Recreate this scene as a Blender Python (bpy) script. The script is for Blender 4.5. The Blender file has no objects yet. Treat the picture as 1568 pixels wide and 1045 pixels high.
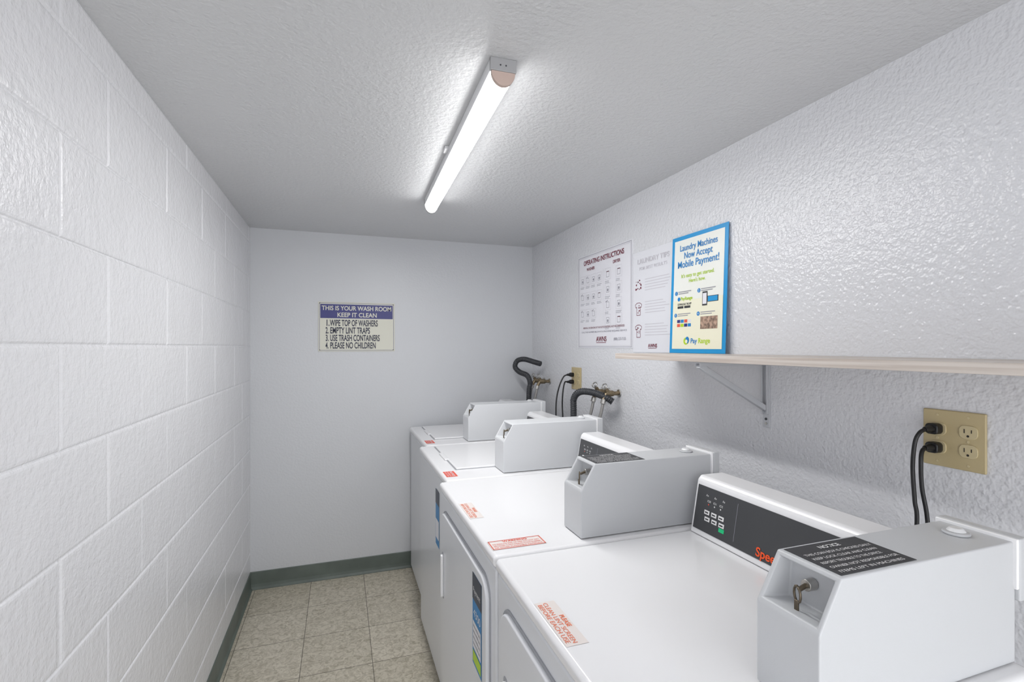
import bpy, bmesh, math, random
from mathutils import Vector, Matrix
random.seed(4)
scene = bpy.context.scene
scene.view_settings.view_transform = 'Standard'

XL, XR, YB, YN, H = -0.50, 1.28, 3.24, -1.3, 2.13

# ------------------------------------------------------------------ materials
def mat(name, col, rough=0.5, metal=0.0, bump=None, coat=0.0, emit=None, var=None, alpha=None):
    m = bpy.data.materials.new(name); m.use_nodes = True
    nt = m.node_tree; b = nt.nodes['Principled BSDF']
    c = tuple(col) + (1,)
    b.inputs['Base Color'].default_value = c
    b.inputs['Roughness'].default_value = rough
    b.inputs['Metallic'].default_value = metal
    b.inputs['Coat Weight'].default_value = coat
    if emit:
        b.inputs['Emission Color'].default_value = tuple(emit[0]) + (1,)
        b.inputs['Emission Strength'].default_value = emit[1]
    tc = nt.nodes.new('ShaderNodeTexCoord')
    if bump:
        prev = None
        for (scale, dist, strength, detail) in bump:
            n = nt.nodes.new('ShaderNodeTexNoise'); n.inputs['Scale'].default_value = scale
            n.inputs['Detail'].default_value = detail
            nt.links.new(tc.outputs['Object'], n.inputs['Vector'])
            bp = nt.nodes.new('ShaderNodeBump'); bp.inputs['Distance'].default_value = dist
            bp.inputs['Strength'].default_value = strength
            nt.links.new(n.outputs['Fac'], bp.inputs['Height'])
            if prev: nt.links.new(prev.outputs['Normal'], bp.inputs['Normal'])
            prev = bp
        nt.links.new(prev.outputs['Normal'], b.inputs['Normal'])
    if var:
        scale, amt = var
        n = nt.nodes.new('ShaderNodeTexNoise'); n.inputs['Scale'].default_value = scale
        n.inputs['Detail'].default_value = 5
        nt.links.new(tc.outputs['Object'], n.inputs['Vector'])
        r = nt.nodes.new('ShaderNodeValToRGB')
        r.color_ramp.elements[0].position = 0.35; r.color_ramp.elements[1].position = 0.65
        r.color_ramp.elements[0].color = tuple(v*(1-amt) for v in col) + (1,)
        r.color_ramp.elements[1].color = c
        nt.links.new(n.outputs['Fac'], r.inputs['Fac'])
        nt.links.new(r.outputs['Color'], b.inputs['Base Color'])
    if alpha is not None:
        b.inputs['Alpha'].default_value = alpha
    return m

def sr(r, g, b):
    f = lambda v: ((v/255+0.055)/1.055)**2.4 if v > 10 else v/255/12.92
    return (f(r), f(g), f(b))

M = {}
M['ceil'] = mat('ceiling_paint', sr(208,209,211), 0.36, bump=[(80,0.005,0.6,2.5),(25,0.003,0.2,2)])
M['wallR'] = mat('orange_peel_paint', sr(220,221,225), 0.21, bump=[(95,0.006,0.55,1.5),(30,0.004,0.2,2)])
M['wallB'] = mat('back_wall_paint', sr(209,211,215), 0.40, bump=[(80,0.003,0.35,2.5),(14,0.004,0.15,2)])
M['block'] = mat('painted_block', sr(230,230,233), 0.25, bump=[(9,0.010,0.35,3),(60,0.004,0.6,3),(190,0.002,0.45,3)])
M['base'] = mat('vinyl_cove', sr(104,114,108), 0.45, var=(9,0.2))
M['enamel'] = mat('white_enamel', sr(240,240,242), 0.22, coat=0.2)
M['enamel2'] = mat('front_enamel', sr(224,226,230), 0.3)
M['coin'] = mat('coin_box_paint', sr(198,200,203), 0.38, bump=[(400,0.0004,0.3,2)])
M['coin2'] = mat('coin_box_white_paint', sr(218,220,223), 0.38, bump=[(400,0.0004,0.3,2)])
M['seam'] = mat('seam_dark', sr(70,72,76), 0.7)
M['shade'] = mat('seam_grey', sr(165,167,172), 0.6)
M['black'] = mat('black_rubber', sr(22,22,24), 0.42)
M['hose'] = mat('grey_black_hose', sr(52,54,58), 0.45)
M['panel'] = mat('panel_grey', sr(66,67,70), 0.4)
M['label'] = mat('label_dark', sr(56,57,60), 0.5)
M['steel'] = mat('steel', sr(190,188,184), 0.28, 1.0)
M['keym'] = mat('worn_key_metal', sr(112,102,88), 0.35, 0.9)
M['brass'] = mat('aged_brass', sr(150,135,110), 0.42, 0.8, var=(60,0.4))
M['braid'] = mat('braided_steel', sr(165,163,160), 0.4, 0.7, bump=[(500,0.001,0.6,2)])
M['galv'] = mat('bracket_metal', sr(196,198,202), 0.4, 0.3)
M['ivory'] = mat('ivory_plate', sr(188,172,132), 0.35)
M['ivory2'] = mat('ivory_socket', sr(198,184,146), 0.4)
M['slot'] = mat('slot_dark', sr(40,35,30), 0.6)
M['cream'] = mat('sign_cream', sr(218,217,204), 0.4)
M['navy'] = mat('sign_navy', sr(46,48,120), 0.4)
M['navytxt'] = mat('sign_ink', sr(38,40,66), 0.5)
M['paper'] = mat('paper', sr(230,230,236), 0.3)
M['paper2'] = mat('paper_faded', sr(225,226,232), 0.35)
M['maroon'] = mat('maroon_ink', sr(120,40,62), 0.5)
M['greyink'] = mat('grey_ink', sr(150,150,160), 0.5)
M['faint'] = mat('faint_ink', sr(203,201,208), 0.5)
M['sky'] = mat('poster_blue', sr(30,150,212), 0.35)
M['skytxt'] = mat('poster_blue_ink', sr(30,130,200), 0.4)
M['pale'] = mat('poster_pale', sr(236,238,232), 0.35)
M['pale2'] = mat('poster_yellow', sr(238,236,214), 0.35)
M['lime'] = mat('poster_lime', sr(180,215,40), 0.4)
M['photo'] = mat('poster_photo', sr(190,160,140), 0.5, var=(90,0.7))
M['orange'] = mat('orange_ink', sr(236,120,78), 0.5)
M['redor'] = mat('red_ink', sr(228,92,72), 0.5)
M['decal'] = mat('decal_film', sr(232,224,220), 0.35)
M['green'] = mat('green_button', sr(30,200,130), 0.4)
M['white'] = mat('white_ink', sr(235,235,235), 0.5)
M['speed'] = mat('logo_orange', sr(250,90,34), 0.5)
M['housing'] = mat('fixture_metal', sr(225,226,228), 0.35)
M['cap'] = mat('fixture_cap', sr(165,165,167), 0.45)
M['peach'] = mat('fixture_lens_end', sr(198,176,166), 0.4)
M['tube'] = mat('led_diffuser', (1,1,1), 0.4, emit=((1.0,0.995,0.98),13))
M['stblue'] = mat('sticker_blue', sr(40,130,190), 0.4)
M['stdark'] = mat('sticker_dark', sr(60,66,80), 0.4)

# floor tiles
def floor_mat():
    m = bpy.data.materials.new('vinyl_tiles'); m.use_nodes = True
    nt = m.node_tree; b = nt.nodes['Principled BSDF']; b.inputs['Roughness'].default_value = 0.42
    tc = nt.nodes.new('ShaderNodeTexCoord')
    mp = nt.nodes.new('ShaderNodeMapping'); mp.inputs['Location'].default_value = (-0.138, -2.615, 0)
    nt.links.new(tc.outputs['Object'], mp.inputs['Vector'])
    br = nt.nodes.new('ShaderNodeTexBrick'); br.offset = 0; br.squash = 1
    br.inputs['Scale'].default_value = 1; br.inputs['Brick Width'].default_value = 0.305
    br.inputs['Row Height'].default_value = 0.305; br.inputs['Mortar Size'].default_value = 0.0016
    br.inputs['Mortar Smooth'].default_value = 0.3
    br.inputs['Color1'].default_value = sr(213,206,190)+(1,); br.inputs['Color2'].default_value = sr(204,197,180)+(1,)
    br.inputs['Mortar'].default_value = sr(100,94,82)+(1,)
    nt.links.new(mp.outputs['Vector'], br.inputs['Vector'])
    n = nt.nodes.new('ShaderNodeTexNoise'); n.inputs['Scale'].default_value = 42; n.inputs['Detail'].default_value = 8
    n.inputs['Roughness'].default_value = 0.7; n.inputs['Distortion'].default_value = 1.2
    nt.links.new(tc.outputs['Object'], n.inputs['Vector'])
    r = nt.nodes.new('ShaderNodeValToRGB')
    r.color_ramp.elements[0].position = 0.36; r.color_ramp.elements[0].color = (0.50,0.48,0.42,1)
    r.color_ramp.elements[1].position = 0.58; r.color_ramp.elements[1].color = (1,1,1,1)
    nt.links.new(n.outputs['Fac'], r.inputs['Fac'])
    mx = nt.nodes.new('ShaderNodeMix'); mx.data_type = 'RGBA'; mx.blend_type = 'MULTIPLY'
    mx.inputs[0].default_value = 0.85
    nt.links.new(br.outputs['Color'], mx.inputs[6]); nt.links.new(r.outputs['Color'], mx.inputs[7])
    nt.links.new(mx.outputs[2], b.inputs['Base Color'])
    return m
M['floor'] = floor_mat()

def wood_mat():
    m = bpy.data.materials.new('whitewashed_wood'); m.use_nodes = True
    nt = m.node_tree; b = nt.nodes['Principled BSDF']; b.inputs['Roughness'].default_value = 0.5
    tc = nt.nodes.new('ShaderNodeTexCoord')
    mp = nt.nodes.new('ShaderNodeMapping'); mp.inputs['Scale'].default_value = (14, 1.2, 60)
    nt.links.new(tc.outputs['Object'], mp.inputs['Vector'])
    n = nt.nodes.new('ShaderNodeTexNoise'); n.inputs['Scale'].default_value = 2.5; n.inputs['Detail'].default_value = 6
    nt.links.new(mp.outputs['Vector'], n.inputs['Vector'])
    r = nt.nodes.new('ShaderNodeValToRGB')
    r.color_ramp.elements[0].position = 0.35; r.color_ramp.elements[0].color = sr(184,172,163)+(1,)
    r.color_ramp.elements[1].position = 0.65; r.color_ramp.elements[1].color = sr(208,200,193)+(1,)
    nt.links.new(n.outputs['Fac'], r.inputs['Fac']); nt.links.new(r.outputs['Color'], b.inputs['Base Color'])
    return m
M['wood'] = wood_mat()

# ------------------------------------------------------------------ helpers
def link(o, parent=None):
    scene.collection.objects.link(o)
    if parent:
        o.parent = parent
        o.matrix_parent_inverse = parent.matrix_basis.inverted()
    return o

def empty(name, loc):
    o = bpy.data.objects.new(name, None); o.location = loc; o.empty_display_size = 0.1
    scene.collection.objects.link(o); return o

def from_bm(name, bm, m, parent=None, smooth=False):
    bmesh.ops.recalc_face_normals(bm, faces=bm.faces)
    me = bpy.data.meshes.new(name); bm.to_mesh(me); bm.free()
    me.materials.append(m)
    if smooth:
        for p in me.polygons: p.use_smooth = True
    return link(bpy.data.objects.new(name, me), parent)

def finish_bevel(o, w, seg=3):
    if w > 0:
        md = o.modifiers.new('bevel', 'BEVEL'); md.width = w; md.segments = seg
        md.limit_method = 'ANGLE'; md.angle_limit = math.radians(30)
        for p in o.data.polygons: p.use_smooth = True
        wn = o.modifiers.new('wn', 'WEIGHTED_NORMAL'); wn.keep_sharp = True
    return o

def box(name, lo, hi, m, parent=None, bevel=0.0, seg=3):
    bm = bmesh.new(); bmesh.ops.create_cube(bm, size=1)
    for v in bm.verts:
        v.co = Vector([(lo[i]+hi[i])/2 + v.co[i]*(hi[i]-lo[i]) for i in range(3)])
    return finish_bevel(from_bm(name, bm, m, parent), bevel, seg)

def prism_y(name, prof, y0, y1, m, parent=None, bevel=0.0, seg=3):
    bm = bmesh.new()
    a = [bm.verts.new((x, y0, z)) for x, z in prof]; b = [bm.verts.new((x, y1, z)) for x, z in prof]
    n = len(prof); bm.faces.new(a); bm.faces.new(b[::-1])
    for i in range(n): bm.faces.new((a[i], a[(i+1) % n], b[(i+1) % n], b[i]))
    return finish_bevel(from_bm(name, bm, m, parent), bevel, seg)

def cyl(name, p0, p1, r, m, parent=None, n=24, r2=None, bevel=0.0):
    p0, p1 = Vector(p0), Vector(p1); d = p1-p0
    bm = bmesh.new()
    bmesh.ops.create_cone(bm, cap_ends=True, segments=n, radius1=r, radius2=r if r2 is None else r2, depth=d.length)
    mt = Matrix.Translation((p0+p1)/2) @ d.to_track_quat('Z', 'Y').to_matrix().to_4x4()
    bmesh.ops.transform(bm, matrix=mt, verts=bm.verts)
    o = from_bm(name, bm, m, parent)
    return finish_bevel(o, bevel if bevel else min(r*0.12, 0.002), 2)

def tube(name, pts, r, m, parent=None, ridge=0.0, pitch=0.008, n=14, steps=16):
    P = [Vector(p) for p in pts]; P = [P[0]*2-P[1]] + P + [P[-1]*2-P[-2]]
    path = []
    for i in range(1, len(P)-2):
        for k in range(steps*3):
            t = k/(steps*3)
            p0, p1, p2, p3 = P[i-1:i+3]
            path.append(0.5*((2*p1)+(-p0+p2)*t+(2*p0-5*p1+4*p2-p3)*t*t+(-p0+3*p1-3*p2+p3)*t**3))
    path.append(P[-2])
    L = [0]
    for i in range(1, len(path)): L.append(L[-1]+(path[i]-path[i-1]).length)
    stp = pitch/4 if ridge else 0.006
    cnt = max(8, int(L[-1]/stp)); res = []; j = 0
    for k in range(cnt+1):
        s = L[-1]*k/cnt
        while j < len(L)-2 and L[j+1] < s: j += 1
        f = (s-L[j])/max(1e-9, L[j+1]-L[j]); res.append((path[j].lerp(path[j+1], min(1, f)), s))
    bm = bmesh.new(); rings = []; up = Vector((0.3, 0.2, 1)).normalized()
    for k, (p, s) in enumerate(res):
        d = (res[min(k+1, cnt)][0]-res[max(k-1, 0)][0]).normalized()
        u = (up-d*up.dot(d)).normalized(); up = u; v = d.cross(u)
        rr = r+(ridge*math.sin(2*math.pi*s/pitch) if ridge else 0)
        rings.append([bm.verts.new(p+(u*math.cos(2*math.pi*q/n)+v*math.sin(2*math.pi*q/n))*rr) for q in range(n)])
    for a, b in zip(rings, rings[1:]):
        for q in range(n): bm.faces.new((a[q], a[(q+1) % n], b[(q+1) % n], b[q]))
    bm.faces.new(rings[0]); bm.faces.new(rings[-1][::-1])
    return from_bm(name, bm, m, parent, smooth=True)

class Panel:
    """flat local 2-D drawing surface: origin o, x axis, y axis"""
    def __init__(s, parent, o, x, y):
        s.o = Vector(o); s.x = Vector(x).normalized(); s.y = Vector(y).normalized(); s.n = s.x.cross(s.y)
        s.parent = parent; s.r = {}
    def pt(s, x, y, h=0.0): return s.o+s.x*x+s.y*y+s.n*h
    def rect(s, x, y, w, h, m, lay=1):
        s.r.setdefault((m, lay), []).append([(x, y), (x+w, y), (x+w, y+h), (x, y+h)])
    def poly(s, pts, m, lay=1): s.r.setdefault((m, lay), []).append(pts)
    def disc(s, x, y, r, m, lay=1, n=20, sx=1.0):
        s.poly([(x+sx*r*math.cos(2*math.pi*i/n), y+r*math.sin(2*math.pi*i/n)) for i in range(n)], m, lay)
    def frame(s, x, y, w, h, t, m, lay=1):
        s.rect(x, y, w, t, m, lay); s.rect(x, y+h-t, w, t, m, lay)
        s.rect(x, y, t, h, m, lay); s.rect(x+w-t, y, t, h, m, lay)
    def text(s, body, x, y, size, m, width=None, align='LEFT', lay=2, bold=0.0):
        c = bpy.data.curves.new('lettering', 'FONT'); c.body = body; c.size = size
        c.align_x = align; c.offset = min(bold, 0.02)*size; c.fill_mode = 'FRONT'
        o = bpy.data.objects.new('lettering', c); c.materials.append(M[m])
        scene.collection.objects.link(o); bpy.context.view_layer.update()
        k = (width/o.dimensions.x) if (width and o.dimensions.x > 0) else 1.0
        mt = Matrix((s.x, s.y, s.n)).transposed().to_4x4(); mt.translation = s.pt(x, y, 0.0006*lay)
        o.matrix_world = mt @ Matrix.Diagonal((k, 1, 1, 1))
        bpy.context.view_layer.update()
        o.parent = s.parent; o.matrix_parent_inverse = s.parent.matrix_basis.inverted()
    def done(s):
        for (m, lay), polys in s.r.items():
            bm = bmesh.new()
            for p in polys:
                bm.faces.new([bm.verts.new(s.pt(a, b, 0.0006*lay)) for a, b in p])
            me = bpy.data.meshes.new('print'); bm.to_mesh(me); bm.free(); me.materials.append(M[m])
            link(bpy.data.objects.new('print_'+m, me), s.parent)

# ------------------------------------------------------------------ room
box('floor', (XL-0.1, YN, -0.1), (XR+0.1, YB+0.1, 0), M['floor'])
box('ceiling', (XL-0.1, YN, H), (XR+0.1, YB+0.1, H+0.1), M['ceil'])
box('wall_right', (XR, YN, 0), (XR+0.1, YB+0.1, H), M['wallR'])
box('wall_back', (XL-0.1, YB, 0), (XR, YB+0.1, H), M['wallB'])

def block_wall():
    bm = bmesh.new()
    g = 0.0014; s = 0.0085; d = 0.0030
    zs = [0.0]+[0.012+0.203*k for k in range(11)]+[H]
    def quad(a, b, c, e): bm.faces.new([bm.verts.new(p) for p in (a, b, c, e)])
    xs = XL-d
    quad((xs, YN, 0), (xs, YB, 0), (xs, YB, H), (xs, YN, H))
    quad((XL-0.1, YN, 0), (XL-0.1, YB, 0), (XL-0.1, YB, H), (XL-0.1, YN, H))
    quad((XL-0.1, YN, 0), (xs, YN, 0), (xs, YN, H), (XL-0.1, YN, H))
    quad((XL-0.1, YN, H), (xs, YN, H), (xs, YB, H), (XL-0.1, YB, H))
    for i in range(len(zs)-1):
        z0, z1 = zs[i], zs[i+1]
        k = i-1
        off = 1.161 if k % 2 == 0 else 1.364
        y = off-0.406*8; left_open = 1.0
        while y < YB:
            y0, y1 = max(y, YN), min(y+0.406, YB)
            near = abs(y+0.406-off) < 0.01
            right_open = (2.6 if k in (4, 5, 7) else 0.7) if near else random.choice([0.0, 0.0, 0.25, 0.5, 1.0])
            if y1-y0 > 0.03:
                gl, gr = g*left_open, g*right_open
                sl, srr = s*min(1, left_open)*random.uniform(0.7, 1.3), s*min(1, right_open)*random.uniform(0.7, 1.3)
                sb, st = s*random.uniform(0.6, 1.2), s*random.uniform(0.6, 1.2)
                o = [(y0+gl, z0+g), (y1-gr, z0+g), (y1-gr, z1-g), (y0+gl, z1-g)]
                n = [(y0+gl+sl, z0+g+sb), (y1-gr-srr, z0+g+sb), (y1-gr-srr, z1-g-st), (y0+gl+sl, z1-g-st)]
                ov = [bm.verts.new((xs, a, b)) for a, b in o]
                mv = [bm.verts.new((XL-d*0.25, a*0.6+c*0.4, b*0.6+e*0.4)) for (a, b), (c, e) in zip(o, n)]
                nv = [bm.verts.new((XL, a, b)) for a, b in n]
                for A, B in ((ov, mv), (mv, nv)):
                    for q in range(4): bm.faces.new((A[q], A[(q+1) % 4], B[(q+1) % 4], B[q]))
                bm.faces.new(nv)
            y += 0.406; left_open = right_open
    me = bpy.data.meshes.new('wall_left')
    bm.normal_update()
    for f in bm.faces:
        if f.normal.x < 0 and f.calc_center_median().x > XL-0.05: f.normal_flip()
    bm.to_mesh(me); bm.free(); me.materials.append(M['block'])
    link(bpy.data.objects.new('wall_left', me))
block_wall()

def cove(name, a, b, nrm):
    prof = [(0, 0), (0.014, 0), (0.013, 0.004), (0.006, 0.014), (0.004, 0.03), (0.004, 0.1), (0.002, 0.103), (0, 0.103)]
    bm = bmesh.new(); A = Vector(a); B = Vector(b); N = Vector(nrm)
    va = [bm.verts.new(A+N*p+Vector((0, 0, z))) for p, z in prof]; vb = [bm.verts.new(B+N*p+Vector((0, 0, z))) for p, z in prof]
    n = len(prof); bm.faces.new(va); bm.faces.new(vb[::-1])
    for i in range(n): bm.faces.new((va[i], va[(i+1) % n], vb[(i+1) % n], vb[i]))
    from_bm(name, bm, M['base'])
cove('baseboard_left', (XL, YN, 0), (XL, YB, 0), (1, 0, 0))
cove('baseboard_back', (XL, YB, 0), (XR, YB, 0), (0, -1, 0))
cove('baseboard_right', (XR, YN, 0), (XR, YB, 0), (-1, 0, 0))

# ------------------------------------------------------------------ ceiling light
def light_fixture():
    L = 1.21; y0 = 1.135
    e = empty('ceiling_light_fixture', (0, 0, 0))
    box('housing', (-0.032, 0.012, H-0.030), (0.032, L-0.012, H), M['housing'], e, 0.002)
    prof = [(0.028*math.cos(a), H-0.031+0.034*math.sin(a)) for a in [math.pi+math.pi*i/14 for i in range(15)]]
    prism_y('diffuser', prof, 0.013, L-0.013, M['tube'], e)
    for yy in (0.0, L-0.012):
        box('end_plate', (-0.033, yy, H-0.032), (0.033, yy+0.012, H), M['cap'], e, 0.002)
        p2 = [(0.030*math.cos(a), H-0.0325+0.034*math.sin(a)) for a in [math.pi+math.pi*i/20 for i in range(21)]]
        prism_y('end_lens', p2, yy+0.001, yy+0.0125, M['peach'] if yy == 0 else M['cap'], e, 0.001)
    for dx in (-0.008, 0.006):
        cyl('screw', (dx, -0.0012, H-0.018), (dx, 0.001, H-0.018), 0.002, M['seam'], e, 10)
    box('clip', (-0.046, 0.56, H-0.012), (-0.031, 0.60, H), M['housing'], e, 0.002)
    ld = bpy.data.lights.new('led_strip', 'AREA'); ld.shape = 'RECTANGLE'
    ld.size = 0.046; ld.size_y = L-0.06; ld.energy = 9.5; ld.color = (1.0, 0.995, 0.98)
    lo = bpy.data.objects.new('led_strip', ld); scene.collection.objects.link(lo); lo.parent = e
    lo.location = (0, L/2, H-0.0665)
    e.location = (0.374, y0, 0); e.rotation_euler = (0, 0, -math.atan2(0.034, L))
light_fixture()

# ------------------------------------------------------------------ machines
def coin_box(e, x0, y0, y1, zt, label=True):
    z0 = zt+0.002
    CM = M['coin'] if label else M['coin2']
    hz = zt+0.127; top = zt+0.198; L = 0.430
    bm = bmesh.new()
    prof = [(x0, z0), (x0, hz), (x0+0.0415, top), (x0+L, top), (x0+L, z0)]
    a = [bm.verts.new((x, y0, z)) for x, z in prof]; b = [bm.verts.new((x, y1, z)) for x, z in prof]
    n = 5; bm.faces.new(a); bm.faces.new(b[::-1]); slope = None
    for i in range(n):
        f = bm.faces.new((a[i], a[(i+1) % n], b[(i+1) % n], b[i]))
        if i == 1: slope = f
    bmesh.ops.recalc_face_normals(bm, faces=bm.faces)
    r = bmesh.ops.inset_region(bm, faces=[slope], thickness=0.011)
    r = bmesh.ops.extrude_face_region(bm, geom=[slope])
    vs = [v for v in r['geom'] if isinstance(v, bmesh.types.BMVert)]
    if slope.is_valid: bmesh.ops.delete(bm, geom=[slope], context='FACES')
    cx = x0+0.052
    for v in vs:
        if v.co.z > (hz+top)/2: v.co.x = cx+0.004; v.co.z -= 0.006
        else: v.co.x = cx; v.co.z -= 0.004
        v.co.y += 0.006 if v.co.y < (y0+y1)/2 else -0.006
    o = from_bm('coin_box', bm, CM, e); finish_bevel(o, 0.0028, 3)
    yc = (y0+y1)/2
    box('rear_flange', (x0+L+0.0005, y0-0.006, z0+0.10), (x0+L+0.022, y1+0.006, top+0.006), CM, e, 0.003)
    box('rear_lip', (x0+L-0.006, y0-0.0055, z0+0.12), (x0+L+0.0003, y1+0.0055, top+0.0055), M['enamel'], e, 0.002)
    cyl('lock_collar', (x0+0.378, yc, top), (x0+0.378, yc, top+0.005), 0.019, CM, e, 28)
    cyl('lock_dome', (x0+0.378, yc, top+0.005), (x0+0.378, yc, top+0.011), 0.014, M['housing'], e, 28, r2=0.009)
    zc = hz+0.038
    cyl('lock_barrel', (cx+0.002, yc, zc), (cx-0.014, yc, zc), 0.0085, M['steel'], e, 24)
    cyl('key_shank', (cx-0.013, yc, zc), (cx-0.027, yc, zc-0.004), 0.0035, M['keym'], e, 16)
    k = (cx-0.028, yc)
    tube('key_ring', [(k[0]+0.012*math.sin(t)*0.35-0.002, k[1]+0.009*math.sin(t), zc-0.010+0.0115*math.cos(t)) for t in [2*math.pi*i/12 for i in range(13)]], 0.0018, M['keym'], e, steps=3, n=8)
    box('key_stem', (k[0]-0.005, yc-0.0035, zc-0.045), (k[0]-0.002, yc+0.0035, zc-0.018), M['keym'], e, 0.001)
    cyl('key_head', (k[0]-0.006, yc, zc-0.050), (k[0]-0.001, yc, zc-0.050), 0.0115, M['keym'], e, 24)
    if label:
        p = Panel(e, (x0+0.048, y0+0.006, top), (1, 0, 0), (0, 1, 0))
        w, h = 0.155, (y1-y0)-0.012
        p.rect(0, 0, w, h, 'label', 1)
        p.text('NOTICE', w*0.5, h*0.80, 0.012, 'white', align='CENTER', bold=0.02)
        ls = ['THIS COIN BOX IS CHECKED DAILY', 'KEEP LOCK CLEAR AND CLEAN', 'REPORT TROUBLE TO THE OFFICE', 'OWNER NOT RESPONSIBLE FOR', 'ITEMS LEFT IN MACHINES']
        for i, t in enumerate(ls):
            p.text(t, 0.008, h*(0.64-0.145*i), 0.009, 'white', width=0.139*(1-0.06*(i % 3)))
        p.done()

def console(e, xb, y0, y1, zt, ybox):
    z0 = zt+0.001
    prof = [(xb, z0), (xb+0.0255, zt+0.145), (xb+0.036, zt+0.156), (xb+0.112, zt+0.156), (xb+0.120, zt+0.142), (xb+0.124, z0)]
    prism_y('console_housing', prof, ybox+0.004, y1, M['enamel'], e, 0.005)
    up = Vector((0.0255, 0, 0.145)).normalized()
    W = (y1-0.012)-(ybox+0.008)
    p = Panel(e, Vector((xb, y1-0.010, z0))+up*0.016, (0, -1, 0), up)
    hh = 0.118
    bm = bmesh.new()
    c = [(0, 0), (W, 0), (W, hh), (0, hh)]
    lo = [bm.verts.new(p.pt(a, b, -0.001)) for a, b in c]; hi = [bm.verts.new(p.pt(a, b, 0.0015)) for a, b in c]
    bm.faces.new(hi); bm.faces.new(lo[::-1])
    for i in range(4): bm.faces.new((lo[i], lo[(i+1) % 4], hi[(i+1) % 4], hi[i]))
    from_bm('console_fascia', bm, M['panel'], e)
    p.o = p.pt(0, 0, 0.0016)
    for i in range(3):
        for j in range(2):
            p.rect(0.040+0.026*i-0.004*j, 0.030+0.017*j, 0.019, 0.011, 'white', 1)
            p.rect(0.043+0.026*i-0.004*j, 0.0335+0.017*j, 0.012, 0.0035, 'label', 2)
    p.rect(0.094, 0.018, 0.019, 0.010, 'green', 1)
    for i in range(3):
        p.disc(0.048+0.022*i, 0.074, 0.002, 'redor' if i == 0 else 'white')
        p.text('IO%d' % i, 0.043+0.022*i, 0.080, 0.008, 'white')
        p.text('A'+'xvz'[i], 0.036+0.03*i, 0.094, 0.008, 'white')
    p.rect(0.146, 0.012, 0.0012, hh-0.024, 'greyink')
    p.text('Speed', 0.217, 0.007, 0.029, 'speed', bold=0.02)
    p.text('Queen', 0.305, 0.007, 0.029, 'speed', bold=0.02)
    p.done()

def cabinet(e, x0, y0, y1, zt):
    x1 = x0+0.69
    box('toe_kick', (x0+0.03, y0+0.012, 0.0), (x1-0.02, y1-0.012, 0.06), M['seam'], e)
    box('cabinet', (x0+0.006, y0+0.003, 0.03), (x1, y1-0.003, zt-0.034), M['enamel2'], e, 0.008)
    box('seam_band', (x0+0.012, y0+0.007, zt-0.045), (x1-0.004, y1-0.007, zt-0.02), M['seam'], e)
    box('top_panel', (x0, y0, zt-0.031), (x1, y1, zt), M['enamel'], e, 0.011, 4)

def rrect(y0, z0, y1, z1, r, n=8):
    pts = []
    for (cy, cz, a0) in ((y1-r, z1-r, 0), (y0+r, z1-r, 90), (y0+r, z0+r, 180), (y1-r, z0+r, 270)):
        for i in range(n+1):
            a = math.radians(a0+90*i/n); pts.append((cy+r*math.cos(a), cz+r*math.sin(a)))
    return pts

def slab_x(name, pts, xa, xb, m, e, bevel=0.003):
    bm = bmesh.new()
    a = [bm.verts.new((xa, y, z)) for y, z in pts]; b = [bm.verts.new((xb, y, z)) for y, z in pts]
    bm.faces.new(a); bm.faces.new(b[::-1]); n = len(pts)
    for i in range(n): bm.faces.new((a[i], a[(i+1) % n], b[(i+1) % n], b[i]))
    return finish_bevel(from_bm(name, bm, m, e), bevel, 2)

ZT = 0.915
def lint_label(e, x, y, sc=1.0):
    p = Panel(e, (x, y, ZT), (0, -1, 0), (1, 0, 0))
    p.rect(0, 0, 0.15*sc, 0.043*sc, 'decal')
    p.text('PLEASE', 0.075*sc, 0.029*sc, 0.013*sc, 'orange', align='CENTER', bold=0.02)
    p.text('CLEAN LINT SCREEN', 0.075*sc, 0.016*sc, 0.013*sc, 'orange', align='CENTER', width=0.138*sc)
    p.text('BEFORE EACH USE', 0.075*sc, 0.004*sc, 0.013*sc, 'orange', align='CENTER', width=0.132*sc)
    p.done()

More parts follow.
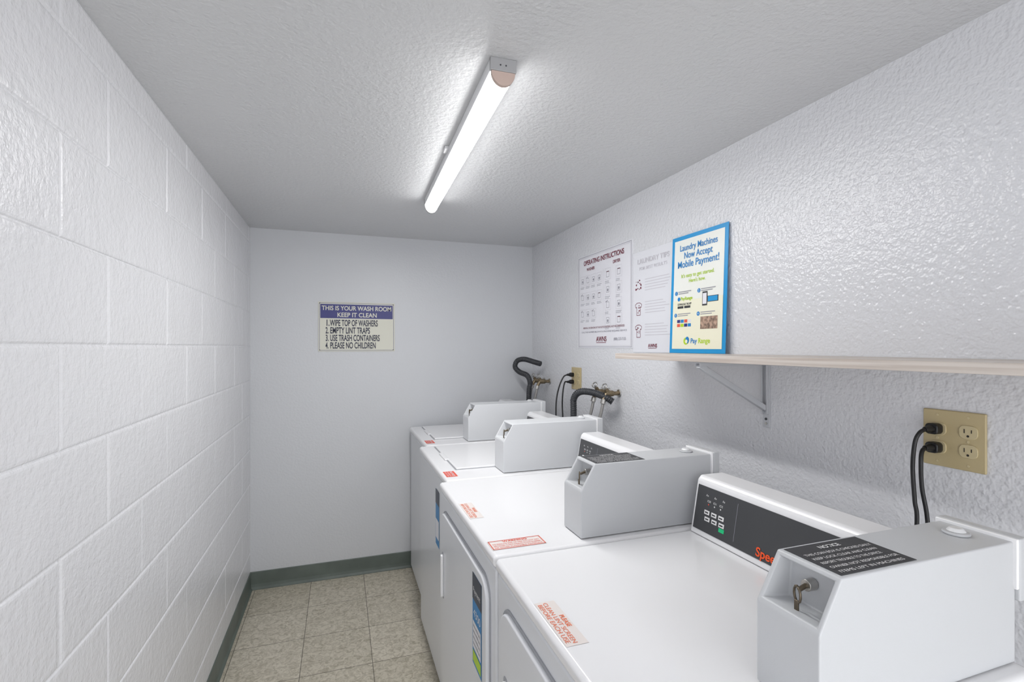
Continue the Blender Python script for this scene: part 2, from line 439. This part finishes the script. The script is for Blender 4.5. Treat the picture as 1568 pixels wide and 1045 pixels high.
def dryer(x0, y0, y1, warn=False, sticker=False):
    e = empty('clothes_dryer', ((x0+0.35), (y0+y1)/2, 0))
    cabinet(e, x0, y0, y1, ZT)
    slab_x('door_gasket', rrect(y0+0.045, 0.215, y1-0.045, 0.835, 0.06), x0+0.003, x0+0.010, M['shade'], e, 0.001)
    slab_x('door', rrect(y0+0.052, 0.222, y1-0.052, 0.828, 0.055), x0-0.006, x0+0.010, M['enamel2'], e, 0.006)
    slab_x('pull_recess', rrect(y1-0.118, 0.525, y1-0.086, 0.69, 0.014), x0-0.0068, x0-0.004, M['shade'], e, 0.0005)
    slab_x('door_pull', rrect(y1-0.112, 0.532, y1-0.098, 0.683, 0.006), x0-0.016, x0-0.004, M['enamel'], e, 0.003)
    coin_box(e, x0+0.25, y0+0.025, y0+0.131, ZT)
    console(e, x0+0.565, y0, y1-0.012, ZT, y0+0.141)
    lint_label(e, x0+0.010, y0+0.453 if not warn else y0+0.425)
    if warn:
        p = Panel(e, (x0+0.008, y0+0.034, ZT), (1, 0, 0), (0, 1, 0))
        p.rect(0, 0, 0.148, 0.058, 'decal'); p.frame(0.002, 0.002, 0.144, 0.054, 0.0025, 'redor', 2)
        p.text('WARNING', 0.074, 0.042, 0.014, 'redor', align='CENTER', bold=0.02)
        for i, t in enumerate(['TO REDUCE RISK OF FIRE DO NOT DRY', 'ARTICLES CONTAINING FOAM RUBBER', 'OR OTHER FLAMMABLE MATERIALS']):
            p.text(t, 0.008, 0.030-0.011*i, 0.009, 'redor', width=0.130)
        p.done()
    if sticker:
        p = Panel(e, (x0-0.0062, y0+0.181, 0.553), (0, -1, 0), (0, 0, 1))
        p.rect(0, 0, 0.092, 0.25, 'stblue'); p.rect(0, 0.178, 0.092, 0.072, 'stdark', 2)
        p.rect(0.006, 0.045, 0.08, 0.075, 'paper', 2); p.rect(0.006, 0.008, 0.08, 0.03, 'lime', 2)
        p.text('4300', 0.012, 0.135, 0.030, 'white', width=0.07); p.text('Payment', 0.010, 0.20, 0.022, 'white', width=0.07, lay=3)
        for i in range(4): p.text('easy mobile pay', 0.010, 0.105-0.016*i, 0.011, 'stdark', width=0.07, lay=3)
        p.done()
    return e

def washer(x0, y0, y1, xbox, sticker=True):
    e = empty('clothes_washer', ((x0+0.35), (y0+y1)/2, 0))
    cabinet(e, x0, y0, y1, ZT)
    ly0, ly1 = y0+0.155, y1-0.045
    box('lid_reveal', (x0+0.068, y0+0.148, ZT-0.004), (x0+0.545, y1-0.038, ZT+0.0008), M['shade'], e, 0.0)
    box('lid', (x0+0.073, ly0-0.003, ZT-0.002), (x0+0.540, y1-0.043, ZT+0.008), M['enamel'], e, 0.005)
    box('lid_grip', (x0+0.060, (ly0+ly1)/2-0.07, ZT), (x0+0.080, (ly0+ly1)/2+0.07, ZT+0.0085), M['enamel'], e, 0.003)
    coin_box(e, xbox, y0+0.030, y0+0.150, ZT, label=False)
    console(e, x0+0.565, y0, y1-0.012, ZT, y0+0.160)
    p = Panel(e, (x0+0.012, y0+0.135, ZT), (0, -1, 0), (1, 0, 0))
    p.rect(0, 0, 0.085, 0.045, 'redor'); p.text('NOTICE', 0.008, 0.026, 0.014, 'paper', width=0.07, bold=0.02)
    p.text('NO RUBBER OR', 0.008, 0.015, 0.009, 'paper', width=0.07); p.text('PLASTIC ITEMS', 0.008, 0.005, 0.009, 'paper', width=0.07)
    p.done()
    if sticker:
        p = Panel(e, (x0+0.0058, y0+0.255, 0.583), (0, -1, 0), (0, 0, 1))
        p.rect(0, 0, 0.08, 0.235, 'stblue'); p.rect(0, 0.175, 0.08, 0.06, 'stdark', 2); p.rect(0.006, 0.03, 0.068, 0.08, 'paper', 2)
        p.done()
    return e

dryer(0.355, 0.462, 1.146)
dryer(0.355, 1.153, 1.858, warn=True, sticker=True)
washer(0.384, 1.866, 2.552, 0.624)
washer(0.420, 2.562, 3.196, 0.652, sticker=False)

# ------------------------------------------------------------------ shelf and bracket
box('wall_shelf', (0.998, -0.55, 1.384), (XR-0.001, 1.66, 1.404), M['wood'], None, 0.0015)
def bracket(y):
    e = empty('shelf_bracket', (XR, y, 1.38))
    box('wall_leg', (XR-0.004, y-0.012, 1.173), (XR-0.0003, y+0.012, 1.383), M['galv'], e, 0.001)
    for sy in (-1, 1):
        box('wall_leg_rib', (XR-0.013, y+sy*0.0095-0.0015, 1.215), (XR-0.004, y+sy*0.0095+0.0015, 1.38), M['galv'], e, 0.0005)
        box('arm_rib', (1.01, y+sy*0.0095-0.0015, 1.371), (XR-0.004, y+sy*0.0095+0.0015, 1.3797), M['galv'], e, 0.0005)
    box('shelf_arm', (1.005, y-0.012, 1.3795), (XR-0.004, y+0.012, 1.3838), M['galv'], e, 0.001)
    a = Vector((1.015, y, 1.374)); b = Vector((XR-0.010, y, 1.235)); d = (b-a).normalized(); nn = Vector((-d.z, 0, d.x))
    bm = bmesh.new(); vs = []
    for p in (a, b):
        for sy, sn in ((-1, -1), (1, -1), (1, 1), (-1, 1)):
            vs.append(bm.verts.new(p+Vector((0, 0.0078*sy, 0))+nn*0.0085*sn))
    for f in ((0, 1, 2, 3), (7, 6, 5, 4), (0, 4, 5, 1), (1, 5, 6, 2), (2, 6, 7, 3), (3, 7, 4, 0)):
        bm.faces.new([vs[i] for i in f])
    finish_bevel(from_bm('brace', bm, M['galv'], e), 0.002)
    for z in (1.186, 1.200): cyl('screw', (XR-0.004, y, z), (XR-0.0065, y, z), 0.004, M['seam'] if z > 1.19 else M['steel'], e, 14)
bracket(1.212)
bracket(-0.25)

# ------------------------------------------------------------------ posters and sign
sx0, sx1, sz0, sz1 = -0.128, 0.329, 1.400, 1.706
sg = box('wash_room_rules_sign', (sx0, YB-0.004, sz0), (sx1, YB-0.0003, sz1), M['cream'], None, 0.001)
p = Panel(sg, (sx0, YB-0.004, sz0), (1, 0, 0), (0, 0, 1))
w, h = sx1-sx0, sz1-sz0
p.frame(0.006, 0.006, w-0.012, h-0.012, 0.002, 'navy')
p.rect(0.012, 0.205, w-0.024, 0.087, 'navy')
p.text('THIS IS YOUR WASH ROOM', w/2, 0.255, 0.038, 'cream', width=0.415, align='CENTER', bold=0.02)
p.text('KEEP IT CLEAN', w/2, 0.214, 0.038, 'cream', width=0.235, align='CENTER', bold=0.02)
for i, (t, ww) in enumerate([('WIPE TOP OF WASHERS', 0.285), ('EMPTY LINT TRAPS', 0.235), ('USE TRASH CONTAINERS', 0.295), ('PLEASE NO CHILDREN', 0.270)]):
    yy = 0.158-0.0465*i
    p.text(str(i+1)+'.', 0.042, yy, 0.054, 'navytxt', width=0.017, bold=0.02)
    p.text(t, 0.068, yy, 0.054, 'navytxt', width=ww, bold=0.02)
for a, b in ((0.009, 0.297), (w-0.009, 0.297), (0.009, 0.009), (w-0.009, 0.009)): p.disc(a, b, 0.003, 'seam', 2)
p.done()

def wall_board(name, ya, yb, z0, z1, m, x=XR):
    o = box(name, (x-0.0025, yb, z0), (x, ya, z1), m)
    return o, Panel(o, (x-0.0025, ya, z0), (0, -1, 0), (0, 0, 1)), ya-yb, z1-z0
o, p, w, h = wall_board('operating_instructions_poster', 2.523, 1.973, 1.421, 1.931, M['paper'])  # laminated instruction poster, flat on the right wall
p.frame(0.006, 0.006, w-0.012, h-0.012, 0.0022, 'greyink')
p.frame(0.013, 0.013, w-0.026, h-0.026, 0.0015, 'faint')
p.text('OPERATING INSTRUCTIONS', w/2, h-0.055, 0.036, 'maroon', width=0.41, align='CENTER', bold=0.02)
p.text('WASHER', w*0.27, h-0.088, 0.022, 'maroon', align='CENTER', bold=0.02)
p.text('DRYER', w*0.75, h-0.088, 0.022, 'maroon', align='CENTER', bold=0.02)
def icon(x, y, s):
    p.frame(x, y, s, s*1.05, 0.0012, 'faint')
    k = random.choice([0, 1, 2])
    p.frame(x+s*0.25, y+s*0.22, s*0.5, s*0.55, 0.0018, 'greyink')
    if k == 0: p.disc(x+s*0.5, y+s*0.45, s*0.13, 'greyink')
    elif k == 1: p.poly([(x+s*0.1, y+s*0.8), (x+s*0.5, y+s*0.95), (x+s*0.52, y+s*0.88), (x+s*0.14, y+s*0.74)], 'greyink')
    else: p.rect(x+s*0.3, y+s*0.7, s*0.45, s*0.07, 'maroon')
    for q in range(2): p.rect(x, y-0.010-0.007*q, s*random.uniform(0.6, 1), 0.0022, 'greyink')
for r_ in range(3):
    for c_ in range(4): icon(0.03+0.062*c_, h-0.165-0.092*r_, 0.05) if not (r_ == 2 and c_ == 3) else None
for r_ in range(4):
    for c_ in range(2): icon(0.30+0.105*c_, h-0.165-0.078*r_ + 0.004, 0.055)
p.rect(0.283, 0.14, 0.0012, h-0.24, 'faint')
p.text('REMOVAL OR DEFACING OF THIS NOTICE MATERIAL NOT RECOMMENDED', w/2, 0.105, 0.014, 'maroon', width=0.42, align='CENTER')
p.text('CALL THE NUMBER BELOW IF A MACHINE REQUIRES SERVICE', w/2, 0.083, 0.012, 'greyink', width=0.46, align='CENTER')
p.text('AWNS', 0.21, 0.036, 0.036, 'maroon', bold=0.02); p.rect(0.21, 0.028, 0.10, 0.003, 'maroon')
p.text('(800) 237-7135', 0.385, 0.040, 0.020, 'greyink', width=0.11)
p.done()
o, p, w, h = wall_board('laundry_tips_poster', 1.968, 1.662, 1.4045, 1.858, M['paper2'])  # plain paper poster beside the instructions, flat on the wall
p.text('LAUNDRY TIPS', w*0.5, h-0.055, 0.03, 'faint', width=0.23, align='CENTER', bold=0.02)
p.text('FOR BEST RESULTS', w*0.5, h-0.085, 0.02, 'faint', width=0.20, align='CENTER')
for i, yy in enumerate((0.285, 0.185, 0.085)):
    if i < 1:
        for q in range(14): p.disc(0.045+random.uniform(-0.022, 0.022), yy+0.022+random.uniform(-0.022, 0.022), random.uniform(0.002, 0.0055), 'maroon', n=8)
    else:
        s = [(-.025, .03), (-.01, .038), (.01, .038), (.025, .03), (.021, .016), (.014, .02), (.014, -.018), (-.014, -.018), (-.014, .02), (-.021, .016)]
        for a in range(len(s)):
            (x1_, y1_), (x2_, y2_) = s[a], s[(a+1) % len(s)]
            d = Vector((x2_-x1_, y2_-y1_)).normalized()*0.0012
            p.poly([(0.045+x1_-d.y, yy+y1_+d.x), (0.045+x2_-d.y, yy+y2_+d.x), (0.045+x2_+d.y, yy+y2_-d.x), (0.045+x1_+d.y, yy+y1_-d.x)], 'maroon')
        for q in range(6): p.disc(0.045+random.uniform(-0.01, 0.01), yy+0.012+random.uniform(-0.02, 0.018), 0.003, 'maroon', n=8)
    for q in range(5): p.rect(0.095, yy+0.038-0.012*q, random.uniform(0.12, 0.18), 0.0028, 'faint')
p.text('AWNS', 0.12, 0.022, 0.022, 'maroon', bold=0.02); p.rect(0.12, 0.017, 0.06, 0.002, 'maroon')
p.done()
up = Vector((0.016, 0, 0.457)).normalized()
yA, yB_, xb = 1.672, 1.367, XR-0.024
bm = bmesh.new(); O = Vector((xb, yA, 1.4048)); X = Vector((0, -1, 0)); N = X.cross(up)
vs = [bm.verts.new(O+X*a+up*b+N*c) for c in (0, -0.002) for a, b in ((0, 0), (0.305, 0), (0.305, 0.460), (0, 0.460))]
for f in ((0, 1, 2, 3), (7, 6, 5, 4), (0, 4, 5, 1), (1, 5, 6, 2), (2, 6, 7, 3), (3, 7, 4, 0)): bm.faces.new([vs[i] for i in f])
o = from_bm('mobile_payment_poster', bm, M['sky'])
p = Panel(o, O, X, up); w, h = 0.305, 0.46
p.rect(0.016, 0.016, w-0.032, h-0.032, 'pale')
p.rect(0.016, 0.016, w-0.032, 0.19, 'pale2', 2)
p.text('Laundry Machines', w/2, h-0.060, 0.034, 'skytxt', width=0.205, align='CENTER', lay=3, bold=0.01)
p.text('Now Accept', w/2, h-0.092, 0.036, 'skytxt', width=0.155, align='CENTER', lay=3, bold=0.01)
p.text('Mobile Payment!', w/2, h-0.126, 0.038, 'skytxt', width=0.225, align='CENTER', lay=3, bold=0.01)
p.text("It's easy to get started.", w/2, h-0.166, 0.020, 'lime', width=0.18, align='CENTER', lay=3, bold=0.01)
p.text("Here's how.", w/2, h-0.188, 0.020, 'lime', width=0.09, align='CENTER', lay=3, bold=0.01)
for (x, y, t) in ((0.035, 0.235, '1'), (0.165, 0.235, '2'), (0.035, 0.148, '3'), (0.165, 0.148, '4')):
    p.disc(x, y, 0.008, 'skytxt', 3); p.text(t, x-0.003, y-0.004, 0.012, 'white', lay=4)
    p.rect(x+0.012, y+0.003, 0.075, 0.003, 'greyink', 3); p.rect(x+0.012, y-0.004, 0.06, 0.003, 'greyink', 3)
p.text('PayRange', 0.062, 0.206, 0.018, 'lime', lay=3, bold=0.02); p.disc(0.052, 0.211, 0.008, 'skytxt', 3)
p.text('DOWNLOAD THE APP', 0.045, 0.186, 0.012, 'label', width=0.08, lay=3, bold=0.02)
p.rect(0.045, 0.174, 0.035, 0.009, 'label', 3); p.rect(0.085, 0.174, 0.035, 0.009, 'label', 3)
p.rect(0.185, 0.176, 0.026, 0.052, 'label', 3); p.rect(0.188, 0.182, 0.020, 0.040, 'paper', 4)
p.rect(0.212, 0.188, 0.055, 0.022, 'label', 3); p.rect(0.215, 0.190, 0.049, 0.018, 'sky', 4)
for i, m_ in enumerate(('navy', 'skytxt', 'redor', 'paper')):
    p.rect(0.045+0.021*i, 0.118, 0.018, 0.012, m_, 3); p.rect(0.045+0.021*i, 0.102, 0.018, 0.012, ('redor', 'lime', 'navy', 'skytxt')[i], 3)
p.rect(0.178, 0.090, 0.088, 0.046, 'photo', 3)
p.disc(0.100, 0.046, 0.014, 'lime', 3); p.disc(0.108, 0.050, 0.013, 'skytxt', 4, sx=0.8); p.disc(0.104, 0.045, 0.007, 'pale2', 5)
p.text('Pay', 0.126, 0.038, 0.026, 'skytxt', lay=3, bold=0.02); p.text('Range', 0.168, 0.038, 0.026, 'lime', lay=3, bold=0.02)
p.done()

# ------------------------------------------------------------------ outlets, plugs, cords
def outlet(yc, zc):
    w, h = 0.118, 0.127
    plate = box('wall_outlet', (XR-0.006, yc-w/2, zc-h/2), (XR, yc+w/2, zc+h/2), M['ivory'], None, 0.0025)
    for gy in (yc+0.029, yc-0.029):
        for gz in (zc+0.0205, zc-0.0205):
            slab_x('receptacle', rrect(gy-0.017, gz-0.0145, gy+0.017, gz+0.0145, 0.011), XR-0.0085, XR-0.004, M['ivory2'], plate, 0.001)
            q = Panel(plate, (XR-0.0085, gy, gz), (0, -1, 0), (0, 0, 1))
            q.rect(-0.0075, -0.002, 0.0018, 0.009, 'slot'); q.rect(0.0055, -0.001, 0.0018, 0.007, 'slot')
            q.disc(0, -0.008, 0.0025, 'slot', n=12); q.done()
        cyl('screw', (XR-0.006, gy, zc), (XR-0.008, gy, zc), 0.003, M['ivory2'], plate, 12)
        for dz in (-0.052, 0.052): cyl('screw', (XR-0.006, gy, zc+dz), (XR-0.0075, gy, zc+dz), 0.0028, M['ivory2'], plate, 12)
    return plate
def cord(yp, zp, pts):
    e = empty('power_cord', (XR-0.03, yp, zp))
    slab_x('plug', rrect(yp-0.013, zp-0.012, yp+0.013, zp+0.012, 0.008), XR-0.030, XR-0.0092, M['black'], e, 0.003)
    cyl('strain_relief', (XR-0.050, yp, zp), (XR-0.029, yp, zp), 0.0055, M['black'], e, 18, r2=0.009)
    tube('cable', [(XR-0.048, yp, zp)]+pts, 0.0042, M['black'], e)
outlet(0.706, 1.2245)
cord(0.735, 1.2455, [(1.216, 0.737, 1.238), (1.207, 0.741, 1.215), (1.205, 0.744, 1.16), (1.200, 0.737, 1.09), (1.195, 0.730, 1.03), (1.18, 0.74, 0.80), (1.17, 0.78, 0.4), (1.16, 0.80, 0.006)])
cord(0.735, 1.2035, [(1.218, 0.733, 1.198), (1.209, 0.730, 1.175), (1.209, 0.728, 1.12), (1.212, 0.720, 1.06), (1.205, 0.712, 0.99), (1.20, 0.70, 0.80), (1.19, 0.68, 0.4), (1.18, 0.66, 0.006)])
outlet(2.545, 1.247)
cord(2.574, 1.2675, [(1.212, 2.58, 1.255), (1.185, 2.58, 1.20), (1.165, 2.575, 1.12), (1.155, 2.56, 1.00), (1.15, 2.56, 0.7), (1.15, 2.56, 0.006)])
cord(2.574, 1.2265, [(1.216, 2.57, 1.225), (1.200, 2.56, 1.18), (1.195, 2.56, 1.10), (1.19, 2.54, 1.00), (1.19, 2.52, 0.7), (1.19, 2.50, 0.006)])

# ------------------------------------------------------------------ hose bibs and hoses
def bib(root, y, z):
    e = root
    cyl('escutcheon', (XR-0.0005, y, z), (XR-0.006, y, z), 0.019, M['steel'], e, 24)
    cyl('pipe', (XR-0.005, y, z), (XR-0.045, y, z), 0.010, M['brass'], e, 20)
    cyl('valve_body', (XR-0.035, y, z), (XR-0.075, y, z), 0.015, M['brass'], e, 8)
    cyl('bonnet', (XR-0.060, y, z), (XR-0.075, y, z+0.022), 0.010, M['brass'], e, 16)
    cyl('stem', (XR-0.072, y, z+0.018), (XR-0.082, y, z+0.034), 0.004, M['steel'], e, 12)
    tube('handle', [(XR-0.083+0.006*math.cos(t), y+0.019*math.sin(t), z+0.036+0.012*math.cos(t)) for t in [2*math.pi*i/12 for i in range(13)]], 0.0032, M['steel'], e, steps=3, n=8)
    cyl('outlet_elbow', (XR-0.070, y, z), (XR-0.088, y, z-0.030), 0.010, M['brass'], e, 16)
    cyl('coupling', (XR-0.086, y, z-0.026), (XR-0.092, y, z-0.048), 0.0125, M['steel'], e, 10)
    tube('supply_hose', [(XR-0.090, y, z-0.046), (XR-0.100, y+0.005, z-0.10), (XR-0.120, y+0.02, z-0.19), (XR-0.120, y+0.03, z-0.45)], 0.0075, M['braid'], e)
r1 = empty('washer_plumbing_hookup', (XR, 2.14, 1.2)); r2 = empty('washer_plumbing_hookup', (XR, 2.97, 1.2))
for y in (2.09, 2.185): bib(r1, y, 1.203)
for y in (2.93, 3.02): bib(r2, y, 1.205)
tube('drain_hose', [(1.225, 2.955, 1.318), (1.195, 3.000, 1.330), (1.150, 3.055, 1.346), (1.112, 3.085, 1.335), (1.098, 3.09, 1.295), (1.118, 3.06, 1.262), (1.150, 3.00, 1.240), (1.160, 2.975, 1.19), (1.150, 2.97, 1.12), (1.150, 2.98, 0.75)], 0.0165, M['hose'], r2, ridge=0.0014, pitch=0.009)
tube('drain_hose', [(1.232, 2.07, 1.165), (1.205, 2.09, 1.185), (1.165, 2.145, 1.205), (1.125, 2.20, 1.205), (1.108, 2.235, 1.17), (1.108, 2.24, 1.10), (1.110, 2.24, 0.75)], 0.0160, M['hose'], r1, ridge=0.0016, pitch=0.009)

# ------------------------------------------------------------------ camera, world
cam = bpy.data.cameras.new('camera'); co = bpy.data.objects.new('camera', cam); scene.collection.objects.link(co)
cam.sensor_width = 36; cam.lens = 17.33; cam.shift_y = 0.0054; cam.clip_start = 0.02
co.location = (0, 0, 1.43); co.rotation_euler = (math.radians(90), 0, math.radians(-19.2))
scene.camera = co
wd = bpy.data.worlds.new('world'); scene.world = wd; wd.use_nodes = True
bg = wd.node_tree.nodes['Background']; bg.inputs['Color'].default_value = (0.97, 0.98, 1.0, 1); bg.inputs['Strength'].default_value = 3.1
